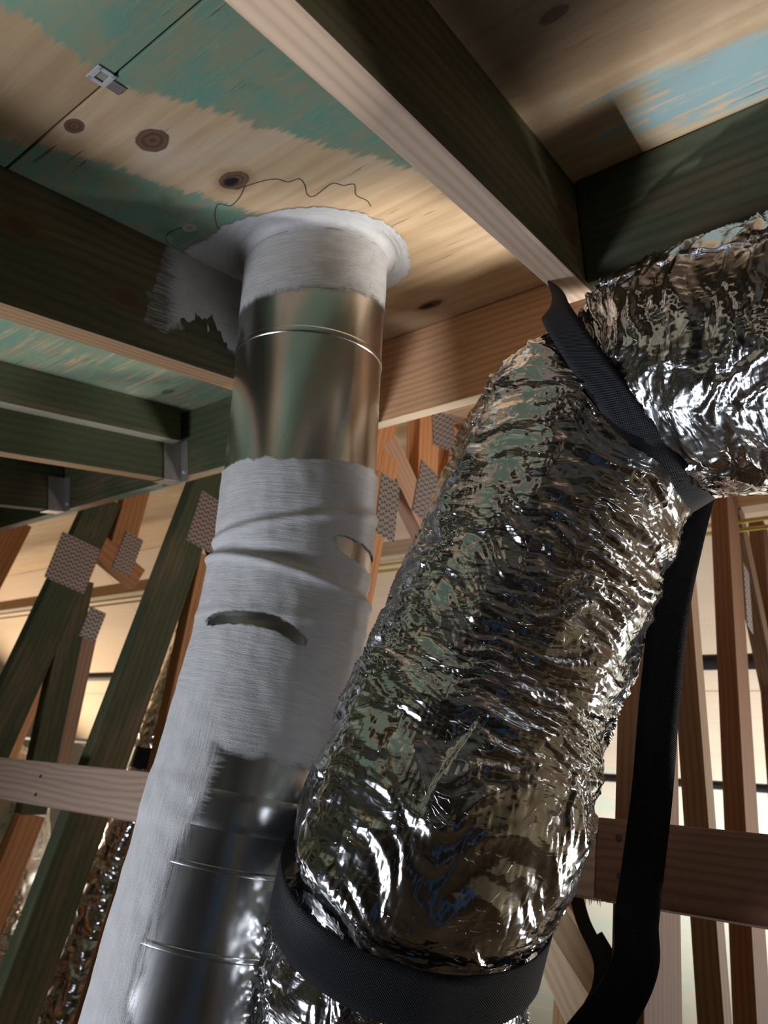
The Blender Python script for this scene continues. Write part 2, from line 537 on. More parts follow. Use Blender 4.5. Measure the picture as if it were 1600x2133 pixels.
# ------------------------------------------------------------------ rafters and headers under the deck (roof coordinates)
T = 0.038
UPW = (0, 0, 1)


def roof_beam(name, label, cat, p, q, width, z0, mat, under=None, group=None):
    """beam along p..q (x, s pairs), hanging from the deck down to z0"""
    zc = (DECK + z0) / 2
    o = timber(name, (p[0], p[1], zc), (q[0], q[1], zc), UPW, width, DECK - z0 - 0.0005, mat, None, True)
    if under: sawn_underside(o, under)
    return tag(o, label, cat, group)


def sawn_underside(o, mat):
    """the narrow edge was ripped after treatment and is bare wood"""
    o.data.materials.append(mat)
    for f in o.data.polygons:
        if f.normal.y < -0.9: f.material_index = 1


M['edge_a'] = wood('sawn_edge_pinkish', (0.68, 0.52, 0.39), (0.44, 0.30, 0.21), ring=55, knots=((0.70, 0.0, 0.014), (-0.30, 0.0, 0.008)))
M['edge_grey'] = wood('sawn_edge_grey', (0.42, 0.40, 0.32), (0.28, 0.26, 0.19), ring=55)
M['edge_teal'] = wood('sawn_edge_teal', (0.56, 0.39, 0.23), (0.36, 0.22, 0.12), (0.20, 0.38, 0.28), 0.55, 0.06, ring=55)
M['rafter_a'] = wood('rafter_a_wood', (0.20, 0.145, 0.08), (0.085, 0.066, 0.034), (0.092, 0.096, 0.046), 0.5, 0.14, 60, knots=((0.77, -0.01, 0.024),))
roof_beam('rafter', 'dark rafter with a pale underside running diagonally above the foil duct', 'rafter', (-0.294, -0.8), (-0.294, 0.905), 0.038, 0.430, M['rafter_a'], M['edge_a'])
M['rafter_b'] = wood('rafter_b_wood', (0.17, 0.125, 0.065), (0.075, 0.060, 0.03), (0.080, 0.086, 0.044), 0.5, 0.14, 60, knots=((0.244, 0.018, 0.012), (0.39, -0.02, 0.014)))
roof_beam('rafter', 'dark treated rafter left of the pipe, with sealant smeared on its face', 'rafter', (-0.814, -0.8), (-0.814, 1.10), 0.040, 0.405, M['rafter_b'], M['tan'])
roof_beam('rafter', 'shallow green rafter fixed against the deeper one, left of the pipe', 'rafter', (-1.394, -0.8), (-1.394, 1.085), 0.037, 0.495, M['green'], M['edge_grey'])
roof_beam('rafter', 'deep green rafter behind the shallow one, ending in a joist hanger', 'rafter', (-1.433, -0.8), (-1.433, 1.108), 0.038, 0.405, M['green'], M['tan'])
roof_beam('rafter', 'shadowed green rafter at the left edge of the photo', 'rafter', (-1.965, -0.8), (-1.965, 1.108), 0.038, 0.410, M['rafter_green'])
hd = timber('header_beam', (-3.6, 1.131, 0.4955), (-1.05, 1.131, 0.4955), UPW, 0.040, 0.165, M['green'], None, True)
sawn_underside(hd, M['edge_teal'])
tag(hd, 'green-stained header board crossing at the left behind the hanger ends', 'beam')
M['header_r'] = wood('header_right_wood', (0.74, 0.43, 0.24), (0.48, 0.24, 0.11), ring=80, knots=((0.30, 0.03, 0.007),))
hd = timber('header_beam', (-1.045, 1.131, 0.4965), (0.9, 1.131, 0.4965), UPW, 0.040, 0.163, M['header_r'], None, True)
sawn_underside(hd, M['pale'])
tag(hd, 'orange-brown header board with wavy grain behind the pipe and foil duct', 'beam')
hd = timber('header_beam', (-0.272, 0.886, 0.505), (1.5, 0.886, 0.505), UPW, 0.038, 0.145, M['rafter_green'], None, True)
tag(hd, 'dark header board above the horizontal run of foil duct', 'beam')


# joist hangers
def hanger(x, s_face, z_bot, depth, label):
    h = empty('joist_hanger', ROOF @ Vector((x, s_face, z_bot)))
    tag(h, label, 'bracket', 'joist hangers on the header')
    w = 0.042
    def pl(name, x0, x1, y0, y1, z0, z1):
        return slab(name, x0, x1, y0, y1, z0, z1, M['zinc'], h)
    pl('seat', x - w / 2, x + w / 2, s_face - 0.05, s_face, z_bot - 0.0025, z_bot - 0.0005)
    for sg in (-1, 1):
        xa = x + sg * (w / 2)
        pl('side_flange', min(xa, xa + sg * 0.0015), max(xa, xa + sg * 0.0015), s_face - 0.05, s_face, z_bot - 0.0025, z_bot + depth)
        pl('face_flange', min(xa, xa + sg * 0.03), max(xa, xa + sg * 0.03), s_face - 0.0016, s_face, z_bot - 0.0025, z_bot + depth)
    for sg in (-1, 1):
        bm = bmesh.new()
        bmesh.ops.create_cone(bm, cap_ends=True, segments=10, radius1=0.005, radius2=0.004, depth=0.003)
        m = ROOF @ Matrix.Translation((x + sg * 0.036, s_face - 0.003, z_bot + 0.02)) @ Matrix.Rotation(math.pi / 2, 4, 'X')
        link('nail_head', bm_mesh(bm, 'nail_head'), M['clip'], h, m)


hanger(-1.433, 1.1105, 0.4045, 0.10, 'metal joist hanger holding the deep green rafter')
hanger(-1.965, 1.1105, 0.4095, 0.10, 'metal joist hanger at the far left, under the shadowed rafter')

# panel clip in the sheet joint
clip = empty('panel_clip', ROOF @ Vector((-0.583, 0.374, DECK)))
tag(clip, 'small bright metal panel clip bridging the joint between two plywood sheets', 'clip')
cz0, cz1 = DECK - 0.0022, DECK - 0.0004
for nm, a in (('clip_arm', (-0.594, -0.589, 0.356, 0.374)), ('clip_arm', (-0.576, -0.571, 0.358, 0.376)), ('clip_bar', (-0.594, -0.571, 0.3555, 0.3615)), ('clip_bar', (-0.594, -0.571, 0.3715, 0.3765)),
              ('clip_tab', (-0.5915, -0.578, 0.3765, 0.392))):
    slab(nm, a[0], a[1], a[2], a[3], cz0, cz1, M['clip'] if nm != 'clip_tab' else M['zinc'], clip, bevel=0.0006)


# pencil squiggles on the deck
def ribbon_on_deck(name, pts, wdt, mat, parent, z=DECK - 0.0006):
    P = [Vector((p[0], p[1], 0)) for p in pts]
    dense = []
    for i in range(len(P) - 1):
        p0, p1, p2, p3 = P[max(i - 1, 0)], P[i], P[i + 1], P[min(i + 2, len(P) - 1)]
        for q in range(8):
            t = q / 8
            dense.append(0.5 * ((2 * p1) + (p2 - p0) * t + (2 * p0 - 5 * p1 + 4 * p2 - p3) * t * t + (3 * p1 - p0 - 3 * p2 + p3) * t ** 3))
    dense.append(P[-1])
    vs, fs = [], []
    for i, p in enumerate(dense):
        d = (dense[min(i + 1, len(dense) - 1)] - dense[max(i - 1, 0)]).normalized()
        n = Vector((-d.y, d.x, 0)) * wdt / 2
        for sgn, dz in ((-1, 0.0005), (1, 0.0005), (1, 0), (-1, 0)):
            vs.append((p.x + n.x * sgn, p.y + n.y * sgn, z + dz))
        if i:
            a, b = 4 * (i - 1), 4 * i
            for j in range(4):
                fs.append((a + j, a + (j + 1) % 4, b + (j + 1) % 4, b + j))
    return mesh_obj(name, vs, fs, mat, parent, ROOF)


ribbon_on_deck('pencil_line', [(-0.622, 0.583), (-0.587, 0.592), (-0.567, 0.602), (-0.56, 0.616), (-0.545, 0.621), (-0.548, 0.635), (-0.559, 0.652), (-0.554, 0.661), (-0.52, 0.656), (-0.511, 0.669), (-0.499, 0.677), (-0.511, 0.696), (-0.508, 0.716), (-0.512, 0.73)], 0.0011, M['pencil'], ceiling)
ribbon_on_deck('pencil_line', [(-0.606, 0.585), (-0.629, 0.597), (-0.653, 0.602), (-0.662, 0.589), (-0.687, 0.604), (-0.71, 0.631)], 0.0010, M['pencil'], ceiling)
ribbon_on_deck('pencil_line', [(-0.742, 0.592), (-0.765, 0.588), (-0.785, 0.598), (-0.79, 0.615)], 0.0010, M['pencil'], ceiling)
# stamp strokes on the deck beyond the header
for a in ([(-1.62, 1.86), (-1.53, 1.86)], [(-1.53, 1.86), (-1.53, 1.93)], [(-1.70, 1.95), (-1.53, 1.93)], [(-1.16, 1.84), (-1.13, 1.95)], [(-1.12, 1.84), (-1.09, 1.95)], [(-1.08, 1.86), (-1.04, 1.97)]):
    mid = ((a[0][0] + a[1][0]) / 2, (a[0][1] + a[1][1]) / 2)
    ribbon_on_deck('stamp_stroke', [a[0], mid, a[1]], 0.012, M['pencil'], ceiling)


# ------------------------------------------------------------------ swept tubes
def catmull(P, n):
    P = [np.array(p, float) for p in P]
    out = []
    for i in range(len(P) - 1):
        p0, p1, p2, p3 = P[max(i - 1, 0)], P[i], P[i + 1], P[min(i + 2, len(P) - 1)]
        for q in range(n):
            t = q / n
            out.append(0.5 * ((2 * p1) + (p2 - p0) * t + (2 * p0 - 5 * p1 + 4 * p2 - p3) * t * t + (3 * p1 - p0 - 3 * p2 + p3) * t ** 3))
    out.append(P[-1])
    return np.array(out)


def resample(C, n):
    d = np.concatenate([[0], np.cumsum(np.linalg.norm(np.diff(C, axis=0), axis=1))])
    s = np.linspace(0, d[-1], n)
    return np.stack([np.interp(s, d, C[:, i]) for i in range(3)], 1), s


def frames(C, ref):
    """tangent, e (towards ref), f for every centre; ref carried along"""
    Tn = np.gradient(C, axis=0)
    Tn /= np.linalg.norm(Tn, axis=1)[:, None]
    E = np.empty_like(C)
    r = np.array(ref, float)
    for i in range(len(C)):
        r = r - (r @ Tn[i]) * Tn[i]
        r /= np.linalg.norm(r)
        E[i] = r
    return Tn, E, np.cross(E, Tn)


def grid_faces(n, m, wrap=True):
    i = np.arange(n - 1)[:, None]
    j = np.arange(m if wrap else m - 1)[None, :]
    j2 = (j + 1) % m
    return np.stack([i * m + j, i * m + j2, (i + 1) * m + j2, (i + 1) * m + j], -1).reshape(-1, 4)


def grid_mesh(name, V, n, m, wrap, mat, parent=None, fuv=None, coat=None, flip=False, loc=(0, 0, 0)):
    """V in camera-height coordinates, shifted to the floor datum"""
    F = grid_faces(n, m, wrap)
    if flip: F = F[:, ::-1]
    me = bpy.data.meshes.new(name)
    V = V.reshape(-1, 3) + np.array([0, 0, ZC])
    me.vertices.add(len(V)); me.vertices.foreach_set('co', V.astype(np.float32).ravel())
    me.loops.add(F.size); me.loops.foreach_set('vertex_index', F.astype(np.int32).ravel())
    me.polygons.add(len(F)); me.polygons.foreach_set('loop_start', np.arange(0, F.size, 4, dtype=np.int32))
    me.update(calc_edges=True)
    me.polygons.foreach_set('use_smooth', [True] * len(F))
    if fuv is not None:
        at = me.attributes.new('fuv', 'FLOAT_VECTOR', 'POINT')
        at.data.foreach_set('vector', fuv.reshape(-1, 3).astype(np.float32).ravel())
    if coat is not None:
        at = me.attributes.new('coat', 'FLOAT', 'POINT')
        at.data.foreach_set('value', coat.ravel().astype(np.float32))
    me.validate()
    return link(name, me, mat, parent)


def tube(name, pts, rad, mat, parent=None, seg=10, n=60, smooth=True):
    C, s = resample(catmull(pts, 12), n)
    Tn, E, Fv = frames(C, (0.3, -0.8, 0.5))
    th = np.linspace(0, 2 * math.pi, seg, endpoint=False)
    V = C[:, None, :] + rad * (np.cos(th)[None, :, None] * E[:, None, :] + np.sin(th)[None, :, None] * Fv[:, None, :])
    return grid_mesh(name, V, n, seg, True, mat, parent)


# ------------------------------------------------------------------ the flue pipe
P0 = np.array([-0.660, 0.477, 0.852])
D0 = np.array([-0.0426, 0.298, -0.954]); D0 /= np.linalg.norm(D0)
D1 = np.array([-0.080, 0.108, -0.991]); D1 /= np.linalg.norm(D1)
PR = 0.108
LEND = 1.75


def pipe_axis(L):
    seams = [0.43, 0.49, 0.545, 0.60]
    knots_ = [-0.08] + seams + [LEND]
    dirs = []
    for kk in range(5):
        d = D0 * (1 - kk / 4) + D1 * (kk / 4)
        dirs.append(d / np.linalg.norm(d))
    pos = P0 + (-0.08) * D0
    out = np.zeros((len(L), 3)); 
    starts = [pos]
    for kk in range(5):
        starts.append(starts[-1] + dirs[kk] * (knots_[kk + 1] - knots_[kk]))
    for i, l in enumerate(L):
        kk = min(max(np.searchsorted(knots_, l) - 1, 0), 4)
        out[i] = starts[kk] + dirs[kk] * (l - knots_[kk])
    return out


EC = np.array([0.73, -0.68, 0.0])                # towards the camera side
TH = None


def pipe_grid(L0, L1, n, ph0, ph1, m, extra=0.0, wrap=False):
    L = np.linspace(L0, L1, n)
    C = pipe_axis(L)
    Cw = pipe_axis(np.linspace(-0.05, 1.7, 400))
    # smooth tangent
    Tn = pipe_axis(L + 0.02) - pipe_axis(L - 0.02)
    Tn /= np.linalg.norm(Tn, axis=1)[:, None]
    E = EC[None, :] - (Tn @ EC)[:, None] * Tn
    E /= np.linalg.norm(E, axis=1)[:, None]
    R_ = np.cross(Tn, E)
    R_ *= np.sign(R_ @ np.array([0.68, 0.73, 0.0]))[:, None]
    ph = np.radians(np.linspace(ph0, ph1, m, endpoint=not wrap))
    LL, PH = np.meshgrid(L, ph, indexing='ij')
    r = np.full_like(LL, PR)
    sn = np.sin(PH)
    # gore seams of the elbow and the wider lower pipe
    s1 = 0.440 - 0.028 * sn
    s2 = 0.512 + 0.020 * sn
    s3 = 0.572 - 0.006 * sn
    r += 0.0042 * np.exp(-((LL - s1) / 0.0065) ** 2) - 0.0015 * np.exp(-((LL - s1 + 0.012) / 0.008) ** 2)
    r += 0.0060 * np.exp(-((LL - s2) / 0.0070) ** 2) - 0.0035 * np.exp(-((LL - s2 + 0.016) / 0.010) ** 2)
    r += 0.0012 * np.exp(-((LL - s3) / 0.0060) ** 2)
    r += 0.003 / (1 + np.exp(-(LL - s2) / 0.004))
    r += extra
    V = C[:, None, :] + r[..., None] * (np.cos(PH)[..., None] * E[:, None, :] + np.sin(PH)[..., None] * R_[:, None, :])
    nrm_ = np.cos(PH)[..., None] * E[:, None, :] + np.sin(PH)[..., None] * R_[:, None, :]
    return V, LL, PH, nrm_


flue = empty('flue_pipe', tuple(pipe_axis(np.array([LEND]))[0] + np.array([0, 0, ZC])))
tag(flue, 'round galvanised flue pipe, brushed with grey-white sealant, rising through the roof deck', 'pipe')


def pipe_part(name, L0, L1, n, extra=0.0, mat='pipe'):
    V, LL, PH, _ = pipe_grid(L0, L1, n, -180, 180, 128, extra, True)
    return grid_mesh(name, V, n, 128, True, M[mat], flue, flip=False)


pipe_part('upper_pipe', -0.06, 0.40, 60)
pipe_part('elbow', 0.395, 0.66, 140, 0.0006)
pipe_part('lower_pipe', 0.655, 1.74, 60, 0.0)


def ring(name, L, width, proud, phs=0.0, tilt=0.0, mat='band'):
    """rounded bead or band round the pipe"""
    prof = np.linspace(0, 1, 9)
    n = len(prof)
    L_ = L + (prof - 0.5) * width
    V, LL, PH, N = pipe_grid(L_[0], L_[-1], n, -180, 180, 128, 0.0, True)
    V = V + N * (np.sqrt(np.clip(1 - (2 * prof - 1) ** 4, 0, 1)) * proud + 0.0002)[:, None, None]
    return grid_mesh(name, V, n, 128, True, M[mat], flue)


ring('swaged_bead', 0.176, 0.010, 0.0013, mat='pipe')
ring('draw_band', 0.800, 0.040, 0.0014, mat='pipe')
ring('swaged_bead', 0.858, 0.006, 0.0006, mat='pipe')
ring('swaged_bead', 0.938, 0.007, 0.0009, mat='pipe')
# screws in the draw band
for phd in (-28, 60):
    V, LL, PH, N = pipe_grid(0.797, 0.803, 2, phd, phd + 2, 2, 0.0016)
    p, nv = Vector(V[0, 0]) + Vector((0, 0, ZC)), Vector(N[0, 0])
    bm = bmesh.new()
    bmesh.ops.create_cone(bm, cap_ends=True, segments=6, radius1=0.0052, radius2=0.0045, depth=0.004)
    link('screw_head', bm_mesh(bm, 'screw_head'), M['clip'], flue, Matrix.Translation(p + nv * 0.001) @ nv.to_track_quat('Z', 'Y').to_matrix().to_4x4())

# brushed sealant coat over the elbow and down the left of the lower pipe
n, m = 620, 420
V, LL, PH, N = pipe_grid(0.335, 1.70, n, -170, 170, m, 0.0026)
pd = np.degrees(PH)
rag = pnoise(PH * 5, LL * 3, 0.5) * 0.006 + pnoise(PH * 90, LL * 12, 2.5) * 0.0015
top = (LL - (0.362 - 0.012 * np.clip(pd / 75, -1, 1) * (pd > 0) + rag)) / 0.004
bot_edge = 0.738 + 0.05 * np.clip((pd - 45) / 40, 0, 1) + rag
edge_phi = -22 - 10 * np.clip((LL - 0.80) / 0.08, 0, 1) + 8 * np.clip((LL - 0.95) / 0.3, 0, 1) + pnoise(LL * 25, PH * 2, 5.1) * 5
body = np.maximum((bot_edge - LL) / 0.010, (edge_phi - pd) / 11)
mask = np.minimum(top, body) * 0.5 + 0.5
# bare patches at the seams
sn = np.sin(PH)
c2 = 0.594 - 0.010 * np.cos((pd + 20) / 40 * 1.57) + 0.018 * np.clip((pd + 5) / 40, 0, 1)
bare = np.maximum(0, 1 - ((LL - c2) / 0.013) ** 2) * np.clip(1.25 - np.abs((pd + 20) / 38) ** 3, 0, 1)
mask = np.minimum(mask, 1.25 - bare * 1.7 + pnoise(PH * 14, LL * 160, 4.0) * 0.35)
bare2 = np.maximum(0, 1 - ((LL - 0.474 - 0.010 * (pd - 60) / 40) / 0.018) ** 2) * np.clip((pd - 18) / 14, 0, 1)
mask = np.minimum(mask, 1.25 - bare2 * 1.6 + pnoise(PH * 14, LL * 160, 9.0) * 0.35)
# thin drag marks
mask = np.clip(mask, -0.3, 1.3)
thick = 0.0009 * pnoise(PH * 6, LL * 40, 1.0) + 0.0012 * pnoise(PH * 3, LL * 9, 7.0)
thick = thick * np.clip(mask, 0, 1)
V = V + N * (thick + 0.0006 + 0.0016 * np.exp(-((LL - 0.80) / 0.026) ** 6))[..., None]
dirv = np.clip((LL - 0.62) / 0.12, 0, 1) * np.clip((-5 - pd) / 30, 0, 1)
fuv = np.stack([PH * PR, LL, dirv], -1)
grid_mesh('sealant_coat', V, n, m, False, M['sealant'], flue, fuv, mask)

# sealant collar at the deck: on the pipe, the fillet and the ring brushed onto the plywood
nn_ = np.array([0, -SP, CP])
e1_ = np.array([0, CP, SP])
ex_ = np.array([1.0, 0, 0])
cx0, cs0 = P0[0], P0 @ e1_
n, m = 150, 420
ang = np.linspace(0, 2 * math.pi, m, endpoint=False)
prof = np.linspace(0, 1, n)
AA = np.broadcast_to(ang[None, :], (n, m))
TT = np.broadcast_to(prof[:, None], (n, m))
# profile: first half down the pipe, then a concave fillet, then out along the deck
down = 0.112
fil = 0.014
deg_k = np.radians([-180, -130, -118, -97, -77, -37, 0, 45, 90, 135, 180])
outr = np.interp((AA + math.pi) % (2 * math.pi) - math.pi, deg_k, [0.09, 0.075, 0.048, 0.030, 0.016, 0.008, 0.012, 0.020, 0.032, 0.05, 0.09])
outr = outr + 0.006 * pnoise(np.cos(AA) * 3, np.sin(AA) * 3, 0.3) + 0.004 * pnoise(np.cos(AA) * 11, np.sin(AA) * 11, 0.9) + 0.006
t1, t2 = 0.45, 0.62
onpipe = TT < t1
onfil = (TT >= t1) & (TT < t2)
rho = np.where(onpipe, PR + 0.0022, 0.0)
hgt = np.where(onpipe, down + (fil - down) * (TT / t1), 0.0)
a2 = (TT - t1) / (t2 - t1) * (math.pi / 2)
rho = np.where(onfil, PR + 0.0022 + fil * (1 - np.cos(a2)), rho)
hgt = np.where(onfil, fil * (1 - np.sin(a2)) + 0.0022, hgt)
t3 = (TT - t2) / (1 - t2)
rho = np.where(TT >= t2, PR + 0.0022 + fil + t3 * outr, rho)
hgt = np.where(TT >= t2, 0.0022 * (1 - t3 ** 3) + 0.0006, hgt)
hgt = hgt + 0.0008 * pnoise(AA * 5, TT * 9, 3.0) * (TT >= t2) * (1 - t3)
rho = rho + 0.0008 * pnoise(AA * 4, TT * 12, 1.0) * onpipe
# follow the pipe's own axis while on the pipe, the deck afterwards
axis_shift = (D0 / -(D0 @ nn_))                      # per metre of drop below the deck
base = P0 + (DECK - P0 @ nn_) / (nn_ @ nn_) * 0
V = (P0[None, None, :] + (nn_ * (DECK - P0 @ nn_))[None, None, :] + hgt[..., None] * axis_shift[None, None, :]
     + rho[..., None] * (np.cos(AA)[..., None] * ex_ + np.sin(AA)[..., None] * e1_))
# keep clear of the rafter face on the left
lim = -0.7925
V[..., 0] = np.maximum(V[..., 0], lim)
ragc = pnoise(np.cos(AA) * 9, np.sin(AA) * 9, 0.1) * 0.5 + pnoise(np.cos(AA) * 30, np.sin(AA) * 30, 0.7) * 0.4
lowedge = (hgt - 0) * 0 + np.where(onpipe, (TT - 0.03 - 0.03 * ragc - 0.05 * np.clip(-np.sin(AA - 2.5), 0, 1)) / 0.05, 2.0)
outedge = np.where(TT >= t2, (1.0 - t3 - 0.10 + 0.12 * ragc) / 0.16, 2.0)
mask = np.clip(np.minimum(lowedge, outedge) * 0.5 + 0.5, -0.3, 1.3)
fuv = np.stack([AA * PR, hgt + rho, np.zeros_like(AA)], -1)
Vc = np.concatenate([V, V[:, :1]], 1); fuv = np.concatenate([fuv, fuv[:, :1] + np.array([2 * math.pi * PR, 0, 0])], 1); mask = np.concatenate([mask, mask[:, :1]], 1)
grid_mesh('sealant_collar', Vc, n, m + 1, False, M['sealant'], flue, fuv, mask, flip=True)

# sealant smeared on the face of the rafter beside the pipe
n, m = 120, 140
ss, ww = np.meshgrid(np.linspace(0.54, 0.80, n), np.linspace(0.43, DECK - 0.001, m), indexing='ij')
ragb = pnoise(ss * 40, ww * 40, 0.2) * 0.012 + pnoise(ss * 160, ww * 30, 1.2) * 0.006
edge = np.minimum.reduce([ss - (0.562 + 0.35 * (ww - 0.45)) + ragb, ww - (0.450 + 0.010 * np.sin(ss * 40)) + ragb, 0.79 - ss])
hole = np.maximum(0, 1 - ((ss - 0.670 + ragb) / 0.05) ** 2 - ((ww - 0.462 + 2 * ragb) / 0.024) ** 2)
mask = np.clip(edge / 0.03 + 0.30 - hole * 3, -0.3, 0.40 + 1.3 * np.clip((ss - 0.60) / 0.10, 0, 1)) 
X = -0.7936 + 0.0012 + 0.0006 * pnoise(ss * 60, ww * 60, 3.0)
V = X[..., None] * ex_ + ss[..., None] * e1_ + ww[..., None] * nn_
grid_mesh('sealant_smear', V, n, m, False, M['sealant'], flue, np.stack([ss, ww, np.ones_like(ss) * 0.0], -1), mask)

# ------------------------------------------------------------------ the foil-wrapped duct
DUCT = [(0.62, 0.60, 0.50), (0.30, 0.60, 0.51), (0.056, 0.606, 0.525), (-0.075, 0.622, 0.555), (-0.185, 0.650, 0.590), (-0.268, 0.662, 0.555),
        (-0.322, 0.664, 0.42), (-0.384, 0.668, 0.225), (-0.408, 0.660, 0.105), (-0.438, 0.674, 0.035), (-0.487, 0.735, -0.080), (-0.56, 0.835, -0.23), (-0.62, 0.93, -0.40), (-0.68, 1.02, -0.62)]
DR = 0.131


def facets(u, v, nu, dv, seed, tilt=1.0, b=0.45, sign=1):
    """continuous creased facets; u runs 0..1 round the duct in nu cells, v in metres with cells dv long"""
    g = np.random.default_rng(int(seed))
    tab = g.random((nu, 97, 5))
    p, q = u * nu, v / dv
    pi_, qi = np.floor(p).astype(int), np.floor(q).astype(int)
    best = None
    for a in (-1, 0, 1):
        for c in (-1, 0, 1):
            tt = tab[(pi_ + a) % nu, (qi + c) % 97]
            dx, dy = p - (pi_ + a + tt[..., 0]), q - (qi + c + tt[..., 1])
            val = ((tt[..., 2] - 0.5) * dx + (tt[..., 3] - 0.5) * dy) * tilt - b * (dx * dx + dy * dy) + (tt[..., 4] - 0.5) * 0.25
            best = val if best is None else np.maximum(best, val)
    return sign * best


def flats(u, v, nu, dv, seed):
    """flat creased scraps with a step where they meet"""
    g = np.random.default_rng(int(seed))
    tab = g.random((nu, 97, 4))
    p, q = u * nu, v / dv
    pi_, qi = np.floor(p).astype(int), np.floor(q).astype(int)
    bd, bv = None, None
    for a in (-1, 0, 1):
        for c in (-1, 0, 1):
            tt = tab[(pi_ + a) % nu, (qi + c) % 97]
            dx, dy = p - (pi_ + a + tt[..., 0]), q - (qi + c + tt[..., 1])
            d = dx * dx + dy * dy
            val = (tt[..., 2] - 0.5) * 1.2 * dx + (tt[..., 3] - 0.5) * 2.0 * dy
            if bd is None: bd, bv = d, val
            else:
                bv = np.where(d < bd, val, bv); bd = np.minimum(d, bd)
    return bv


def foil_duct(name, pts, R0, n, m, mat, parent, pinch=(), seed=0.0, amp=1.0, start_gap=None):
    C, s = resample(catmull(pts, 24), n)
    Tn, E, Fv = frames(C, (0.3, -0.9, 0.2))
    th = np.linspace(0, 2 * math.pi, m, endpoint=False)
    SS, AA = np.meshgrid(s, th, indexing='ij')
    ca, sa = np.cos(AA), np.sin(AA)
    ru = 1.0
    def nz(fs, fa, sd):
        return pnoise(SS * fs + sd + seed, ca * fa + sd * 3.1, sa * fa + sd * 1.7)
    warp = nz(6, 1.6, 1.3) * 0.035 + nz(14, 3.0, 4.4) * 0.012
    S2 = SS + warp + 0.018 * AA / (2 * math.pi)
    def nw(fs, fa, sd):
        return pnoise(S2 * fs + sd + seed, ca * fa + sd * 3.1, sa * fa + sd * 1.7)
    big = nz(5.0, 1.2, 0.2) * 0.007
    fold1 = (1 - np.abs(nw(24, 1.4, 2.0)) * 2.4) * 0.0028
    U1 = AA / (2 * math.pi)
    sk = nz(9, 1.5, 6.1) * 0.03
    k = max(1, int(R0 / 0.131 * 10))
    f1 = facets((U1 + sk) % 1.0, S2, 7, 0.021, 31 + seed, 1.8, 0.22) * 0.0062
    f2 = flats((U1 + sk * 0.5) % 1.0, S2 + 0.02 * np.sin(AA * 2 + 1.0) + 0.3, 13, 0.012, 57 + seed) * 0.0034
    f3 = flats(U1, S2 + warp * 0.6 + 0.7, 31, 0.0068, 83 + seed) * 0.0021
    long1 = np.clip(1 - np.abs(nw(46, 1.0, 13.0)) * 3.0, 0, 1) ** 2 * 0.0035 + np.clip(1 - np.abs(nw(90, 1.6, 17.0)) * 3.0, 0, 1) ** 2 * 0.0016
    calm = np.clip(0.62 + nz(11, 1.8, 21.0) * 1.5, 0.42, 1.25)
    f1, f2, f3 = f1 + long1 * calm, f2 * calm, f3 * np.clip(calm + 0.1, 0, 1.2)
    coil = np.sin(SS * 2 * math.pi / 0.055 + AA) * 0.0006
    r = R0 + amp * (big + fold1 + f1 + f2 + f3 + coil)
    for (sc, wd, dep) in pinch:
        r -= dep * np.exp(-((SS - sc) / wd) ** 2)
    V = C[:, None, :] + r[..., None] * (ca[..., None] * E[:, None, :] + sa[..., None] * Fv[:, None, :])
    fuv = np.stack([AA * R0, SS, np.zeros_like(SS) + seed], -1)
    o = grid_mesh(name, V, n, m, True, mat, parent, fuv, flip=False)
    return o, C, s, Tn, E, Fv, r


def arc_of(C, s, p):
    return s[np.argmin(np.linalg.norm(C - np.array(p), axis=1))]


Cq, sq = resample(catmull(DUCT, 24), 900)
s_bend = arc_of(Cq, sq, (-0.236, 0.658, 0.577))
s_sling = arc_of(Cq, sq, (-0.445, 0.683, 0.020))
duct = empty('foil_duct', (-0.66, 1.02, -0.62 + ZC))
tag(duct, 'fat crumpled silver foil flexible duct bending down in front of the pipe', 'duct')
_, DC, DS, DT, DE, DF, Drr = foil_duct('foil_jacket', DUCT, DR, 820, 560, M['foil'], duct, pinch=((s_bend, 0.024, 0.022), (s_sling, 0.026, 0.020)))


# ------------------------------------------------------------------ straps
def strap_mesh(name, C, Wd, width, mat, parent=None, thick=0.0016, nw=6):
    """ribbon with thickness: C centres, Wd unit width directions"""
    C, Wd = np.asarray(C), np.asarray(Wd)
    n = len(C)
    Tn = np.gradient(C, axis=0); Tn /= np.linalg.norm(Tn, axis=1)[:, None]
    Wd = Wd - (Wd * Tn).sum(1)[:, None] * Tn
    Wd /= np.linalg.norm(Wd, axis=1)[:, None]
    N = np.cross(Tn, Wd)
    s = np.concatenate([[0], np.cumsum(np.linalg.norm(np.diff(C, axis=0), axis=1))])
    q = np.linspace(-0.5, 0.5, nw)
    q = np.concatenate([q, q[::-1]])
    sd = np.concatenate([np.ones(nw), -np.ones(nw)]) * thick / 2
    V = C[:, None, :] + (q * width)[None, :, None] * Wd[:, None, :] + sd[None, :, None] * N[:, None, :]
    fuv = np.stack([np.broadcast_to((q * width)[None, :], (n, 2 * nw)), np.broadcast_to(s[:, None], (n, 2 * nw)), np.zeros((n, 2 * nw))], -1)
    return grid_mesh(name, V, n, 2 * nw, True, mat, parent, fuv)


def smooth_path(pts, wds, n=160):
    C = catmull(pts, 16); Wv = catmull(wds, 16)
    d = np.concatenate([[0], np.cumsum(np.linalg.norm(np.diff(C, axis=0), axis=1))])
    s = np.linspace(0, d[-1], n)
    return np.stack([np.interp(s, d, C[:, i]) for i in range(3)], 1), np.stack([np.interp(s, d, Wv[:, i]) for i in range(3)], 1)


